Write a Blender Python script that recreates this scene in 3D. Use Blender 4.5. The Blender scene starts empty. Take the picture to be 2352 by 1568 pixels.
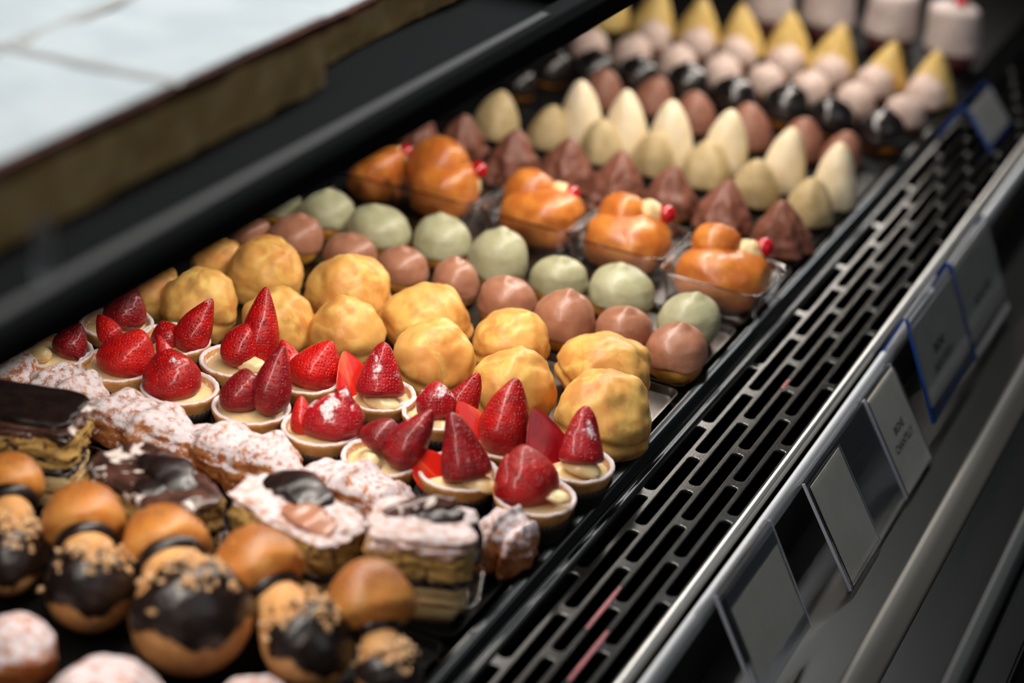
import bpy, bmesh, math, random
from math import sin, cos, pi, sqrt, exp
from mathutils import Vector, Matrix, noise

random.seed(7)
SC = bpy.context.scene
COL = SC.collection

# ------------------------------------------------------------------ camera
W, H = 2352.0, 1568.0
VY, VX = (2324.0, -1984.0), (-12000.0, -3470.0)     # vanishing points of the case's length and of its rows
FPX = sqrt(-(VY[0]*VX[0] + VY[1]*VX[1]))
AY = Vector((VY[0], -VY[1], -FPX)).normalized()
AX = -Vector((VX[0], -VX[1], -FPX)).normalized()
AZ = AX.cross(AY).normalized()
ROT = Matrix((AX, AY, AZ))                           # camera -> world
CAM = Vector((0.3546, -1.0736, 0.6256))
cd = bpy.data.cameras.new('camera'); cam = bpy.data.objects.new('camera', cd); COL.objects.link(cam)
cam.matrix_world = Matrix.Translation(CAM) @ ROT.to_4x4()
cd.sensor_width = 36.0; cd.sensor_fit = 'HORIZONTAL'; cd.lens = FPX/W*36.0
cd.clip_start = 0.02
cd.dof.use_dof = True; cd.dof.focus_distance = 1.30; cd.dof.aperture_fstop = 3.2
SC.camera = cam

# ------------------------------------------------------------------ light and exposure
SC.view_settings.view_transform = 'Standard'; SC.view_settings.look = 'None'
SC.view_settings.exposure = 0.0; SC.view_settings.gamma = 1.0; SC.view_settings.use_curve_mapping = False
wd = bpy.data.worlds.new('shop'); SC.world = wd; wd.use_nodes = True
bg = wd.node_tree.nodes['Background']; bg.inputs[0].default_value = (0.75, 0.88, 1.0, 1); bg.inputs[1].default_value = 0.04

def area(name, loc, target, sx, sy, power, color):
    l = bpy.data.lights.new(name, 'AREA'); l.shape = 'RECTANGLE'; l.size = sx; l.size_y = sy
    l.energy = power; l.color = color
    o = bpy.data.objects.new(name, l); COL.objects.link(o); o.location = loc
    d = (Vector(target)-Vector(loc)).normalized()
    z = -d; y = Vector((0, 1, 0)); y = (y - z*y.dot(z)).normalized(); x = y.cross(z)
    o.rotation_euler = Matrix((x, y, z)).transposed().to_euler()
    return o
# lamp strip under the canopy of the case (cool), lamp strip under the shelf's front edge (warm white); then two added fills with no known lamp behind them
area('canopy_lamp', (-0.20, 0.35, 0.95), (-0.20, 0.35, 0.3), 0.10, 2.2, 11.0, (0.93, 0.98, 1.0))
area('shelf_lamp', (-0.150, 0.42, 0.274), (-0.125, 0.42, 0.0), 0.024, 2.05, 5.6, (1.0, 0.92, 0.83))
area('grille_reflection_fill', (-0.9, 3.4, 2.5), (-0.9, 3.4, 0.0), 3.0, 3.0, 1.2, (0.90, 0.97, 1.0))  # added overhead fill, gives the grille steel something soft to reflect
area('cake_side_fill', (1.9, -1.2, 2.2), (0.0, 0.2, 0.0), 1.6, 1.6, 7.5, (0.98, 0.98, 1.0))  # added fill from behind the camera, lifts the sheet cake's side

# ------------------------------------------------------------------ picture point -> point of the case
def ray(px, py): return ROT @ Vector((px-W/2, -(py-H/2), -FPX)) / FPX
def P(px, py, z=0.0):
    r = ray(px, py); return CAM + r*((z-CAM.z)/r.z)
def PX(px, py, x):
    r = ray(px, py); return CAM + r*((x-CAM.x)/r.x)
def PD(px, py, d): return CAM + ray(px, py)*d
def depth(p): return -((ROT.transposed() @ (Vector(p)-CAM)).z)
def size(px, p): return px*depth(p)/FPX

# ------------------------------------------------------------------ materials
def lin(h):
    h = h.lstrip('#'); v = [int(h[i:i+2], 16)/255 for i in (0, 2, 4)]
    return tuple((c/12.92 if c <= .04045 else ((c+.055)/1.055)**2.4) for c in v) + (1.0,)

class NT:
    def __init__(s, name):
        s.m = bpy.data.materials.new(name); s.m.use_nodes = True; s.t = s.m.node_tree; s.n = s.t.nodes
        s.b = s.n['Principled BSDF']; s.out = s.n['Material Output']
        tc = s.n.new('ShaderNodeTexCoord'); oi = s.n.new('ShaderNodeObjectInfo')
        ad = s.n.new('ShaderNodeVectorMath'); ad.operation = 'MULTIPLY_ADD'
        s.link(oi.outputs['Random'], ad.inputs[0]); ad.inputs[1].default_value = (3.1, 1.7, 2.3); s.link(tc.outputs['Object'], ad.inputs[2])
        s.co = ad.outputs[0]; s.raw = tc.outputs['Object']
    def link(s, a, b): s.t.links.new(a, b)
    def set(s, k, v): s.b.inputs[k].default_value = v
    def val(s, sock, v):
        if hasattr(v, 'is_linked') or hasattr(v, 'links'): s.link(v, sock)
        else: sock.default_value = v
    def noise(s, scale, detail=4, rough=.55, dist=0.0, co=None, stretch=None):
        c = co or s.co
        if stretch:
            mp = s.n.new('ShaderNodeMapping'); mp.inputs['Scale'].default_value = stretch; s.link(c, mp.inputs[0]); c = mp.outputs[0]
        x = s.n.new('ShaderNodeTexNoise'); s.link(c, x.inputs['Vector'])
        x.inputs['Scale'].default_value = scale; x.inputs['Detail'].default_value = detail; x.inputs['Roughness'].default_value = rough; x.inputs['Distortion'].default_value = dist
        return x.outputs[0]
    def voro(s, scale, feature='F1', out='Distance', rnd=1.0):
        x = s.n.new('ShaderNodeTexVoronoi'); x.feature = feature; s.link(s.co, x.inputs['Vector']); x.inputs['Scale'].default_value = scale
        x.inputs['Randomness'].default_value = rnd
        return x.outputs[out]
    def ramp(s, f, a, b):
        x = s.n.new('ShaderNodeMapRange'); x.interpolation_type = 'SMOOTHSTEP'; s.link(f, x.inputs[0]); x.inputs[1].default_value = a; x.inputs[2].default_value = b
        return x.outputs[0]
    def mix(s, f, a, b):
        x = s.n.new('ShaderNodeMix'); x.data_type = 'RGBA'; s.val(x.inputs[0], f); s.val(x.inputs[6], a); s.val(x.inputs[7], b); return x.outputs[2]
    def math(s, op, a, b=0.0, c=0.0):
        x = s.n.new('ShaderNodeMath'); x.operation = op; s.val(x.inputs[0], a); s.val(x.inputs[1], b); s.val(x.inputs[2], c); return x.outputs[0]
    def upness(s):
        g = s.n.new('ShaderNodeNewGeometry'); sp = s.n.new('ShaderNodeSeparateXYZ'); s.link(g.outputs['Normal'], sp.inputs[0]); return sp.outputs[2]
    def objz(s):
        sp = s.n.new('ShaderNodeSeparateXYZ'); s.link(s.raw, sp.inputs[0]); return sp.outputs
    def bump(s, h, dist, strength=1.0, prev=None):
        x = s.n.new('ShaderNodeBump'); x.inputs['Strength'].default_value = strength; x.inputs['Distance'].default_value = dist
        s.link(h, x.inputs['Height'])
        if prev: s.link(prev, x.inputs['Normal'])
        s.link(x.outputs[0], s.b.inputs['Normal']); return x.outputs[0]
    def color(s, c): s.val(s.b.inputs['Base Color'], c)
    def sss(s, w, radius=(0.003, 0.0015, 0.0008)):
        s.set('Subsurface Weight', w); s.set('Subsurface Radius', (1.0, .5, .25)); s.set('Subsurface Scale', radius[0])

SUGAR = lin('e4d9dd')
def dust(t, base, amount, coarse=350, fine=1600, up0=-.1, up1=.7):
    """powdered sugar lying on the upward faces"""
    n1 = t.noise(coarse, 3, .6); n2 = t.noise(fine, 3, .7)
    k = t.math('ADD', t.math('MULTIPLY', n1, .55), t.math('MULTIPLY', n2, .45))
    u = t.ramp(t.upness(), up0, up1)
    k = t.math('ADD', k, t.math('MULTIPLY', t.math('SUBTRACT', u, 1.0), .30))
    f = t.ramp(k, .62-amount, .72-amount)
    t.color(t.mix(f, base, SUGAR))
    r = t.math('MULTIPLY_ADD', f, .45, .42); t.link(r, t.b.inputs['Roughness'])
    return f

def simple(name, c, rough=.5, metal=0.0, c2=None, scale=200, bump=None, coat=0.0, sss=0.0, lo=.4, hi=.62, detail=4):
    t = NT(name)
    if c2: t.color(t.mix(t.ramp(t.noise(scale, detail), lo, hi), lin(c), lin(c2)))
    else: t.set('Base Color', lin(c))
    t.set('Roughness', rough); t.set('Metallic', metal); t.set('Coat Weight', coat); t.set('Coat Roughness', .08)
    if bump: t.bump(t.noise(bump[0], 5, .6), bump[1], .6)
    if sss: t.sss(sss)
    return t.m

def choux(name, c1, c2, c3, s1=60, s2=160):
    t = NT(name)
    a = t.ramp(t.noise(s1, 3, .5), .38, .62); b = t.ramp(t.noise(s2, 4, .55, .7), .42, .72)
    c = t.mix(a, lin(c1), lin(c2)); t.color(t.mix(b, c, lin(c3)))
    t.set('Roughness', .42); t.set('Specular IOR Level', .4)
    p = t.bump(t.noise(120, 4, .55, .4), .0011, .35); t.bump(t.noise(1900, 3, .6), .00015, .4, p)
    t.sss(.2); return t.m

M = {}
M['chantilly'] = choux('golden_choux', 'd6944c', 'e6ae60', 'f0c76e', 38, 62)
M['choux'] = choux('choux_base', 'b9762c', 'd0903c', 'dca94f', 80, 200)
M['choux_dark'] = choux('choux_orange', 'a55f1c', 'c07a2c', 'cf8d3a', 80, 200)
M['mushroom_stem'] = choux('pale_choux', 'c99055', 'd6a066', 'dfae76', 70, 180)
def capmat():
    t = NT('browned_choux')
    z = t.objz()[2]
    n = t.noise(110, 4, .6); g = t.noise(800, 3, .7)
    k = t.ramp(t.math('ADD', t.math('MULTIPLY', z, 24.0), n), .48, .86)
    c = t.mix(t.ramp(n, .4, .65), lin('c07a36'), lin('d29650'))
    c = t.mix(t.math('MULTIPLY', k, .5), c, lin('9a4f1c'))
    f = t.math('MULTIPLY', t.ramp(g, .48, .58), t.math('MULTIPLY', k, .8))
    t.color(t.mix(f, c, lin('5e2c12'))); t.set('Roughness', .38); t.bump(t.noise(900, 4, .6), .0003, .5); t.sss(.08); return t.m
M['cap'] = capmat()
M['dark_choc'] = simple('dark_chocolate', '170e0c', .3, 0, '21140f', 120, (250, .0010), .15)
M['black_glaze'] = simple('black_chocolate_glaze', '14100f', .16, 0, '1c1513', 120, (160, .0015), .5)
M['nuts'] = simple('chopped_hazelnut', 'e2bd92', .6, 0, 'c4925f', 500, (900, .0004), 0, .1)
M['milk_choc'] = simple('milk_chocolate_glaze', 'a87259', .33, 0, 'b47d63', 90, (230, .0008), .12, .1)
M['pistachio'] = simple('pistachio_glaze', 'adab86', .38, 0, 'b8b694', 90, (230, .0010), .08, .1)
M['choc_cream'] = simple('chocolate_cream', '83503f', .42, 0, '8f5a49', 120, (300, .0010), .05, .05)
M['choc_cream2'] = simple('light_chocolate_cream', '8e5d4a', .5, 0, '9a6854', 120, (300, .0006), 0, .05)
M['beige_cream'] = simple('pistachio_cream', 'bfa675', .5, 0, 'cdb78a', 120, (300, .0010), 0, .1)
M['white_choc'] = simple('white_chocolate', 'efdcb6', .42, 0, 'f4e5c6', 90, (220, .0004), 0, .15)
M['pink_cream'] = simple('pale_pink_glaze', 'cdb2a6', .55, 0, 'd4bcb0', 120, (300, .0005), 0, .12)
M['yellow_cream'] = simple('lemon_cream', 'd5b365', .5, 0, 'dec07a', 120, (300, .0004), 0, .12)
M['grey_cream'] = simple('whipped_cream', 'b2a3a0', .55, 0, 'bcaeab', 120, (300, .0006), 0, .12)
M['wine_cup'] = simple('dark_red_cup', '4a1a20', .6)
M['custard'] = simple('custard', 'e9cd94', .28, 0, 'eed6a4', 120, (260, .0004), .15, .25)
M['cherry'] = simple('candied_cherry', 'b40516', .12, 0, 'c30a1e', 100, None, .6, .2)
M['baba'] = (lambda t: (t.color(t.mix(t.ramp(t.noise(70, 3), .4, .65), lin('c46c2a'), lin('d88838'))), t.set('Roughness', .36), t.set('Coat Weight', .15), t.set('Coat Roughness', .12), t.bump(t.noise(260, 4), .0008, .5), t.sss(.2), t.m)[-1])(NT('syrup_soaked_cake'))
M['cup'] = simple('brown_paper', '1d1411', .55)
M['black'] = simple('black_enamel', '0b0c0c', .22, 0, None, 1, None, .3)
M['shelf_black'] = simple('black_shelf_coating', '030303', .7, 0, None, 1, None, 0, 0)
M['shelf_black'].node_tree.nodes['Principled BSDF'].inputs['Specular IOR Level'].default_value = .12
M['blackmatte'] = simple('black_matte', '050505', .6)
M['rubber'] = simple('black_rubber', '0a0a0b', .5)
M['well'] = simple('black_well', '010101', 1.0)
M['well'].node_tree.nodes['Principled BSDF'].inputs['Specular IOR Level'].default_value = 0.0
def metal(name, c, rough, stretch=(40, 1, 40), amt=.12, metallic=1.0):
    t = NT(name); n = t.noise(60, 4, .6, 0, None, stretch)
    t.set('Base Color', lin(c)); t.set('Metallic', metallic)
    t.link(t.math('MULTIPLY_ADD', n, amt, rough-amt/2), t.b.inputs['Roughness'])
    t.bump(n, .00012, .25); return t.m
M['grille'] = metal('grille_steel', '1a1918', .18, (30, 1, 30), .08, .95)
M['slot_glint'] = metal('slot_edge_highlight', '6b6965', .26, (30, 1, 30), .08, .9)  # lighter steel, paints the rim highlight onto the slot bevels
M['lip'] = metal('lip_steel', 'b5b3ae', .34, (30, 1, 30), .08, .9)
M['tray_black'] = simple('black_tray_coating', '070707', .5)
M['tray_black'].node_tree.nodes['Principled BSDF'].inputs['Specular IOR Level'].default_value = .2
M['tray_steel'] = metal('tray_steel', '6a6663', .34)
M['rail'] = metal('pale_aluminium', 'bfc0c2', .5, (30, 1, 30), .06, .2)
M['panel'] = metal('brushed_panel', '3a3733', .32, (40, 1, 40), .14, .6)
M['band'] = metal('satin_trim', '6a6660', .5, (40, 1, 40), .1, .5)
M['frame'] = metal('grey_frame', '3d3c3b', .3)
M['stripe'] = metal('shelf_trim', '55524f', .6, (30, 1, 30), .06, .1)
def shell():
    t = NT('shortcrust'); b = t.mix(t.ramp(t.noise(140, 4), .4, .65), lin('c98f52'), lin('dba566'))
    dust(t, b, .26, 420, 2300, .2, .7); t.bump(t.noise(1400, 4, .7), .0005, .6); return t.m
M['shell'] = shell()
def strawberry(name, c1, c2, powder):
    t = NT(name)
    d = t.voro(500, 'F1', 'Distance', .55)
    b = t.mix(t.ramp(t.noise(90, 3), .4, .65), lin(c1), lin(c2))
    seed = t.math('SUBTRACT', 1.0, t.ramp(d, .08, .14))
    b = t.mix(t.math('MULTIPLY', seed, .6), b, lin('d8923c'))
    n1 = t.noise(100, 3, .6); n2 = t.noise(1900, 3, .7)
    k = t.math('ADD', t.math('MULTIPLY', n1, .7), t.math('MULTIPLY', n2, .3))
    u = t.ramp(t.upness(), .0, .9)
    k = t.math('ADD', k, t.math('MULTIPLY', t.math('SUBTRACT', u, 1.0), .22))
    f = t.ramp(k, .615-powder, .645-powder)
    t.color(t.mix(t.math('MULTIPLY', f, .9), b, SUGAR))
    t.link(t.math('MULTIPLY_ADD', f, .45, .34), t.b.inputs['Roughness']); t.set('Coat Weight', .22); t.set('Coat Roughness', .1); t.set('Specular IOR Level', .35)
    p = t.bump(t.ramp(d, .0, .5), .0009, .9); t.bump(t.noise(1100, 3, .6), .0005, .5, p); t.sss(.05, (.002,)); return t.m
M['berry'] = strawberry('strawberry_skin', '98060c', 'b80d0a', .012)
M['berry_dark'] = strawberry('dark_strawberry_skin', '780510', '930914', .008)
M['berry_sugar'] = strawberry('sugared_strawberry_skin', '980b18', 'b0101a', .085)
M['berry_bare'] = strawberry('bright_strawberry_skin', 'b90c0c', 'd31a10', -.1)
def flesh():
    t = NT('strawberry_flesh'); n = t.noise(120, 4, .6, .8, None, (1, 1, .18))
    t.color(t.mix(t.ramp(n, .48, .72), lin('d92010'), lin('ee6a3c'))); t.set('Roughness', .22); t.set('Coat Weight', .4); t.bump(n, .0004, .4); t.sss(.2); return t.m
M['flesh'] = flesh()
M['flesh_dark'] = simple('dark_strawberry_flesh', '9a0a18', .25, 0, 'b01420', 90, (150, .0006), .2, .15)
def roll(name, c1, c2, am):
    t = NT(name); b = t.mix(t.ramp(t.noise(130, 4, .6), .4, .65), lin(c1), lin(c2))
    dust(t, b, am, 200, 1500, -.6, .7); p = t.bump(t.noise(330, 5, .65), .0014, .7); t.bump(t.noise(1700, 3, .7), .0004, .6, p); return t.m
M['roll'] = roll('sugared_pastry', 'a4572a', 'cb854a', .21)
M['bun'] = roll('sugared_bun', 'b25f2c', 'c98046', .21)
M['icing'] = roll('powdered_icing', 'b98a72', 'd0aa94', .195)
def sponge():
    t = NT('sponge'); b = t.mix(t.ramp(t.noise(170, 5, .65), .42, .6), lin('b58a45'), lin('c9a35e'))
    h = t.ramp(t.noise(110, 5, .65, 1.2), .53, .60); t.color(t.mix(h, b, lin('3a2016'))); t.set('Roughness', .8)
    t.bump(t.noise(500, 5, .7), .0016, .8); return t.m
M['sponge'] = sponge()
def layers():
    t = NT('puff_layers'); n = t.noise(60, 4, .6, .6, None, (.4, .4, 9))
    t.color(t.mix(t.ramp(n, .42, .62), lin('d9bd8c'), lin('b98d50'))); t.set('Roughness', .7); t.bump(n, .0012, .7); return t.m
M['layers'] = layers()
def swirl():
    t = NT('marbled_chocolate'); n = t.noise(38, 3, .5, 2.2)
    t.color(t.mix(t.ramp(n, .57, .63), t.mix(t.ramp(t.noise(60, 3), .4, .6), lin('33201a'), lin('5a3a30')), lin('e2d5ce'))); t.set('Roughness', .3); t.set('Coat Weight', .2)
    t.bump(t.noise(90, 3), .001, .4); return t.m
M['swirl'] = swirl()
def clear(name, tint, rough=.03):
    t = NT(name); t.set('Base Color', lin(tint)); t.set('Transmission Weight', 1.0); t.set('Roughness', rough); t.set('IOR', 1.46); return t.m
M['acrylic'] = clear('clear_acrylic', 'f0f2f6', .0)
M['blue_edge'] = simple('blue_acrylic_edge', '173c7c', .25)
M['pale_edge'] = simple('pale_acrylic_edge', 'a9aab4', .3)
M['clear_tray'] = clear('clear_plastic', 'f4f4f4', .03)
M['card'] = simple('paper_card', 'ece2ce', .8, 0, 'e6dcc8', 60)
M['card_blue'] = simple('bluish_paper_card', 'd6d0c6', .8, 0, 'cec8be', 60)
M['ink'] = simple('black_ink', '141414', .7)
def cakeside():
    t = NT('cake_side'); n = t.noise(45, 4, .6)
    t.color(t.mix(t.ramp(n, .4, .62), lin('cba669'), lin('dfbc82'))); t.set('Roughness', .8); t.bump(t.noise(300, 5, .7), .002, .7); return t.m
M['cake_side'] = cakeside()
M['crust'] = simple('baked_crust', '4a2413', .6, 0, '6b371b', 60, (300, .002))
M['cake_sugar'] = simple('icing_sugar_sheet', 'dbdedd', .85, 0, 'cfd3d3', 25, (120, .0012))
M['score'] = simple('scored_sugar', 'bcb8b2', .85, 0, 'c4bfb8', 60)
M['red_stain'] = simple('strawberry_syrup', '8a1226', .45, 0, '6a0c1c', 200)
M['floor'] = simple('dark_floor', '0c0c0c', .6)
M['wall'] = simple('dark_wall', '0b0c0d', .7)
M['clip'] = clear('frosted_clip', 'd5d8dc', .35)

# ------------------------------------------------------------------ mesh helpers
def mesh(name, verts, faces, mat=None, smooth=True, mats=None, fm=None):
    me = bpy.data.meshes.new(name); me.from_pydata([tuple(v) for v in verts], [], faces); me.update()
    bm = bmesh.new(); bm.from_mesh(me); bmesh.ops.recalc_face_normals(bm, faces=bm.faces); bm.to_mesh(me); bm.free()
    for m in (mats or [mat]): me.materials.append(m)
    if fm: me.polygons.foreach_set('material_index', fm)
    me.polygons.foreach_set('use_smooth', [smooth]*len(me.polygons)); return me
def put(name, me, parent=None, loc=(0, 0, 0), rot=None, scale=None):
    o = bpy.data.objects.new(name, me); COL.objects.link(o); o.location = loc
    if rot is not None: o.rotation_euler = rot
    if scale is not None: o.scale = scale
    if parent: o.parent = parent
    return o
def tag(o, label=None, cat=None, group=None, kind=None):
    if label: o['label'] = label
    if cat: o['category'] = cat
    if group: o['group'] = group
    if kind: o['kind'] = kind
    return o
def thing(name, label, cat, loc=(0, 0, 0), group=None, rz=0.0):
    o = bpy.data.objects.new(name, None); COL.objects.link(o); o.location = loc; o.rotation_euler = (0, 0, rz); o.empty_display_size = .01
    return tag(o, label, cat, group)

def sphere_topo(nu, nv):
    f = []
    for j in range(1, nv-1):
        for i in range(nu):
            a = 1+(j-1)*nu; f.append((a+i, a+(i+1) % nu, a+nu+(i+1) % nu, a+nu+i))
    last = 1+(nv-1)*nu
    for i in range(nu):
        f.append((0, 1+(i+1) % nu, 1+i)); b = 1+(nv-2)*nu; f.append((last, b+i, b+(i+1) % nu))
    return f
def nz(v, s): return noise.noise(Vector(v)+s)
def fbm(v, s, o=3):
    r = 0; a = 1.0; v = Vector(v)
    for k in range(o): r += a*noise.noise(v+s); v = v*2.03; a *= .5
    return r
def blob(name, rx, ry, rz, mat, amp=.06, freq=1.5, seed=0, p=2.0, flat=None, nu=44, nv=30, extra=None, oct=3, fine=0.0, ffreq=6):
    s = Vector((seed*7.13, seed*3.77, seed*1.91)); vs = []
    for j in range(nv+1):
        ph = pi*j/nv
        for i in range(1 if j in (0, nv) else nu):
            th = 2*pi*i/nu; d = Vector((sin(ph)*cos(th), sin(ph)*sin(th), cos(ph)))
            k = 1.0
            if p != 2.0: k = 1.0/((abs(d.x)**p+abs(d.y)**p+abs(d.z)**p)**(1/p))
            q = 1+amp*fbm(d*freq, s, oct)
            if fine: q += fine*fbm(d*ffreq, s+Vector((9, 9, 9)), 3)
            v = Vector((d.x*k*q*rx, d.y*k*q*ry, d.z*k*q*rz))
            if extra: v = extra(v, d, th, ph)
            if flat is not None and v.z < -flat*rz: v.z = -flat*rz + (v.z+flat*rz)*.08
            vs.append(v)
    zmin = min(v.z for v in vs)
    if flat is not None:
        for v in vs: v.z -= zmin
    return mesh(name, vs, sphere_topo(nu, nv), mat)
def lathe(name, prof, mat, seg=64, fn=None, closed=False):
    """prof: (r,z) from bottom axis or rim to the other end; closed joins last ring to the first"""
    n = len(prof); vs = []; fs = []
    for j, (r, z) in enumerate(prof):
        for i in range(seg):
            th = 2*pi*i/seg; v = Vector((r*cos(th), r*sin(th), z))
            if fn: v = fn(v, th, j/(n-1), r)
            vs.append(v)
    for j in range(n-1 if not closed else n):
        for i in range(seg):
            a = j*seg; b = ((j+1) % n)*seg; fs.append((a+i, a+(i+1) % seg, b+(i+1) % seg, b+i))
    if not closed:
        if prof[0][0] < 1e-3: pass
        fs.append(tuple(range(seg))[::-1]) if prof[0][0] > 1e-6 else None
        fs.append(tuple(range((n-1)*seg, n*seg))) if prof[-1][0] > 1e-6 else None
    fs = [f for f in fs if f]
    return mesh(name, vs, fs, mat)
def extrude_y(name, prof, y0, y1, mat, smooth=False):
    n = len(prof); vs = [(x, y0, z) for x, z in prof]+[(x, y1, z) for x, z in prof]
    fs = [(i, (i+1) % n, n+(i+1) % n, n+i) for i in range(n)]+[tuple(range(n))[::-1], tuple(range(n, 2*n))]
    return mesh(name, vs, fs, mat, smooth)
def boxm(name, x0, x1, y0, y1, z0, z1, mat, bev=0.0):
    bm = bmesh.new(); bmesh.ops.create_cube(bm, size=1.0)
    for v in bm.verts: v.co = Vector(((x0+x1)/2+v.co.x*(x1-x0), (y0+y1)/2+v.co.y*(y1-y0), (z0+z1)/2+v.co.z*(z1-z0)))
    if bev: bmesh.ops.bevel(bm, geom=list(bm.edges), offset=bev, segments=2, affect='EDGES')
    me = bpy.data.meshes.new(name); bm.to_mesh(me); bm.free(); me.materials.append(mat); return me
def rounded_profile(pts, r, seg=5):
    """round the corners of a polyline loop"""
    out = []; n = len(pts)
    for i in range(n):
        a, b, c = Vector(pts[i-1]), Vector(pts[i]), Vector(pts[(i+1) % n])
        ra = min(r, (a-b).length*.45, (c-b).length*.45)
        p0 = b+(a-b).normalized()*ra; p1 = b+(c-b).normalized()*ra
        for k in range(seg+1):
            t = k/seg; out.append(tuple((1-t)**2*p0+2*t*(1-t)*b+t*t*p1))
    return out
def rrect(cx, cy, hx, hy, r, seg=6):
    out = []
    for (sx, sy, a0) in ((1, 1, 0), (-1, 1, pi/2), (-1, -1, pi), (1, -1, 3*pi/2)):
        for k in range(seg+1):
            a = a0+pi/2*k/seg; out.append((cx+sx*(hx-r)+r*cos(a), cy+sy*(hy-r)+r*sin(a)))
    return out
def tube(name, pts, rad, mat, seg=10, closed=False):
    pts = [Vector(p) for p in pts]; n = len(pts); vs = []; fs = []
    for j, p in enumerate(pts):
        if closed: d = pts[(j+1) % n]-pts[j-1]
        else: d = pts[min(j+1, n-1)]-pts[max(j-1, 0)]
        d.normalize(); u = d.cross(Vector((0, 0, 1)));
        if u.length < 1e-4: u = Vector((1, 0, 0))
        u.normalize(); w = u.cross(d); r = rad(j/(n-1)) if callable(rad) else rad
        for i in range(seg): a = 2*pi*i/seg; vs.append(p+(u*cos(a)+w*sin(a))*r)
    for j in range(n if closed else n-1):
        for i in range(seg):
            a = j*seg; b = ((j+1) % n)*seg; fs.append((a+i, a+(i+1) % seg, b+(i+1) % seg, b+i))
    if not closed: fs += [tuple(range(seg))[::-1], tuple(range((n-1)*seg, n*seg))]
    return mesh(name, vs, fs, mat)

# ------------------------------------------------------------------ setting
Y0, Y1 = -0.62, 2.6
def struct(name, me):
    o = put(name, me); o['kind'] = 'structure'; return o
struct('floor', boxm('floor', -3, 3, -3, 6.2, -1.05, -1.0, M['floor']))
struct('wall_back', boxm('wall_back', -3, 3, 6.2, 6.3, -1.0, 2.6, M['wall']))

case = thing('display_case', 'long black refrigerated pastry display case with pale metal front rail', 'display case', (0, 0, -1.0))
def cpart(name, me): 
    o = put(name, me, case, (0, 0, 1.0)); return o
cpart('deck', boxm('deck', -0.60, -0.002, Y0, Y1, -0.03, -0.001, M['black']))
cpart('cabinet', boxm('cabinet', -0.60, 0.25, Y0, Y1, -1.0, -0.0855, M['blackmatte']))
cpart('air_well', extrude_y('air_well', [(-.001, -.03), (.004, -.03), (.004, -.072), (.084, -.072), (.084, -.012), (.0855, -.012), (.0855, -.074), (-.001, -.074)], Y0, Y1, M['well']))
prof = rounded_profile([(-.004, -.02), (-.004, .0035), (.0035, .0035), (.0075, -.0045), (.0105, -.0045), (.0115, -.0005), (.0150, -.0005), (.0165, -.006), (.0165, -.02)], .002)
cpart('front_rim', extrude_y('front_rim', prof, Y0, Y1, M['black'], True))
prof = rounded_profile([(.0918, -.016), (.0918, -.004), (.0940, -.0015), (.0968, -.0018), (.0993, -.006), (.0995, -.016)], .0025)
cpart('front_rail', extrude_y('front_rail', prof, Y0, Y1, M['rail'], True))
cpart('rail_support', boxm('rail_support', .0922, .0988, Y0, Y1, -.085, -.0155, M['panel']))
cpart('front_panel', boxm('front_panel', .0988, .172, Y0, Y1, -.085, -.0655, M['panel']))
prof = rounded_profile([(.1705, -.085), (.1705, -.0640), (.1745, -.0615), (.181, -.0625), (.1915, -.070), (.1915, -.085)], .003)
cpart('panel_trim', extrude_y('panel_trim', prof, Y0, Y1, M['band'], True))
cpart('outer_frame', boxm('outer_frame', .192, .224, Y0, Y1, -.09, -.0705, M['frame']))
prof = rounded_profile([(.224, -.09), (.224, -.066), (.228, -.063), (.236, -.063), (.240, -.066), (.240, -.09)], .002)
cpart('gasket', extrude_y('gasket', prof, Y0, Y1, M['rubber'], True))
cpart('kick_trim', boxm('kick_trim', .2405, .262, Y0, Y1, -.10, -.070, M['frame'], .002))

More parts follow.
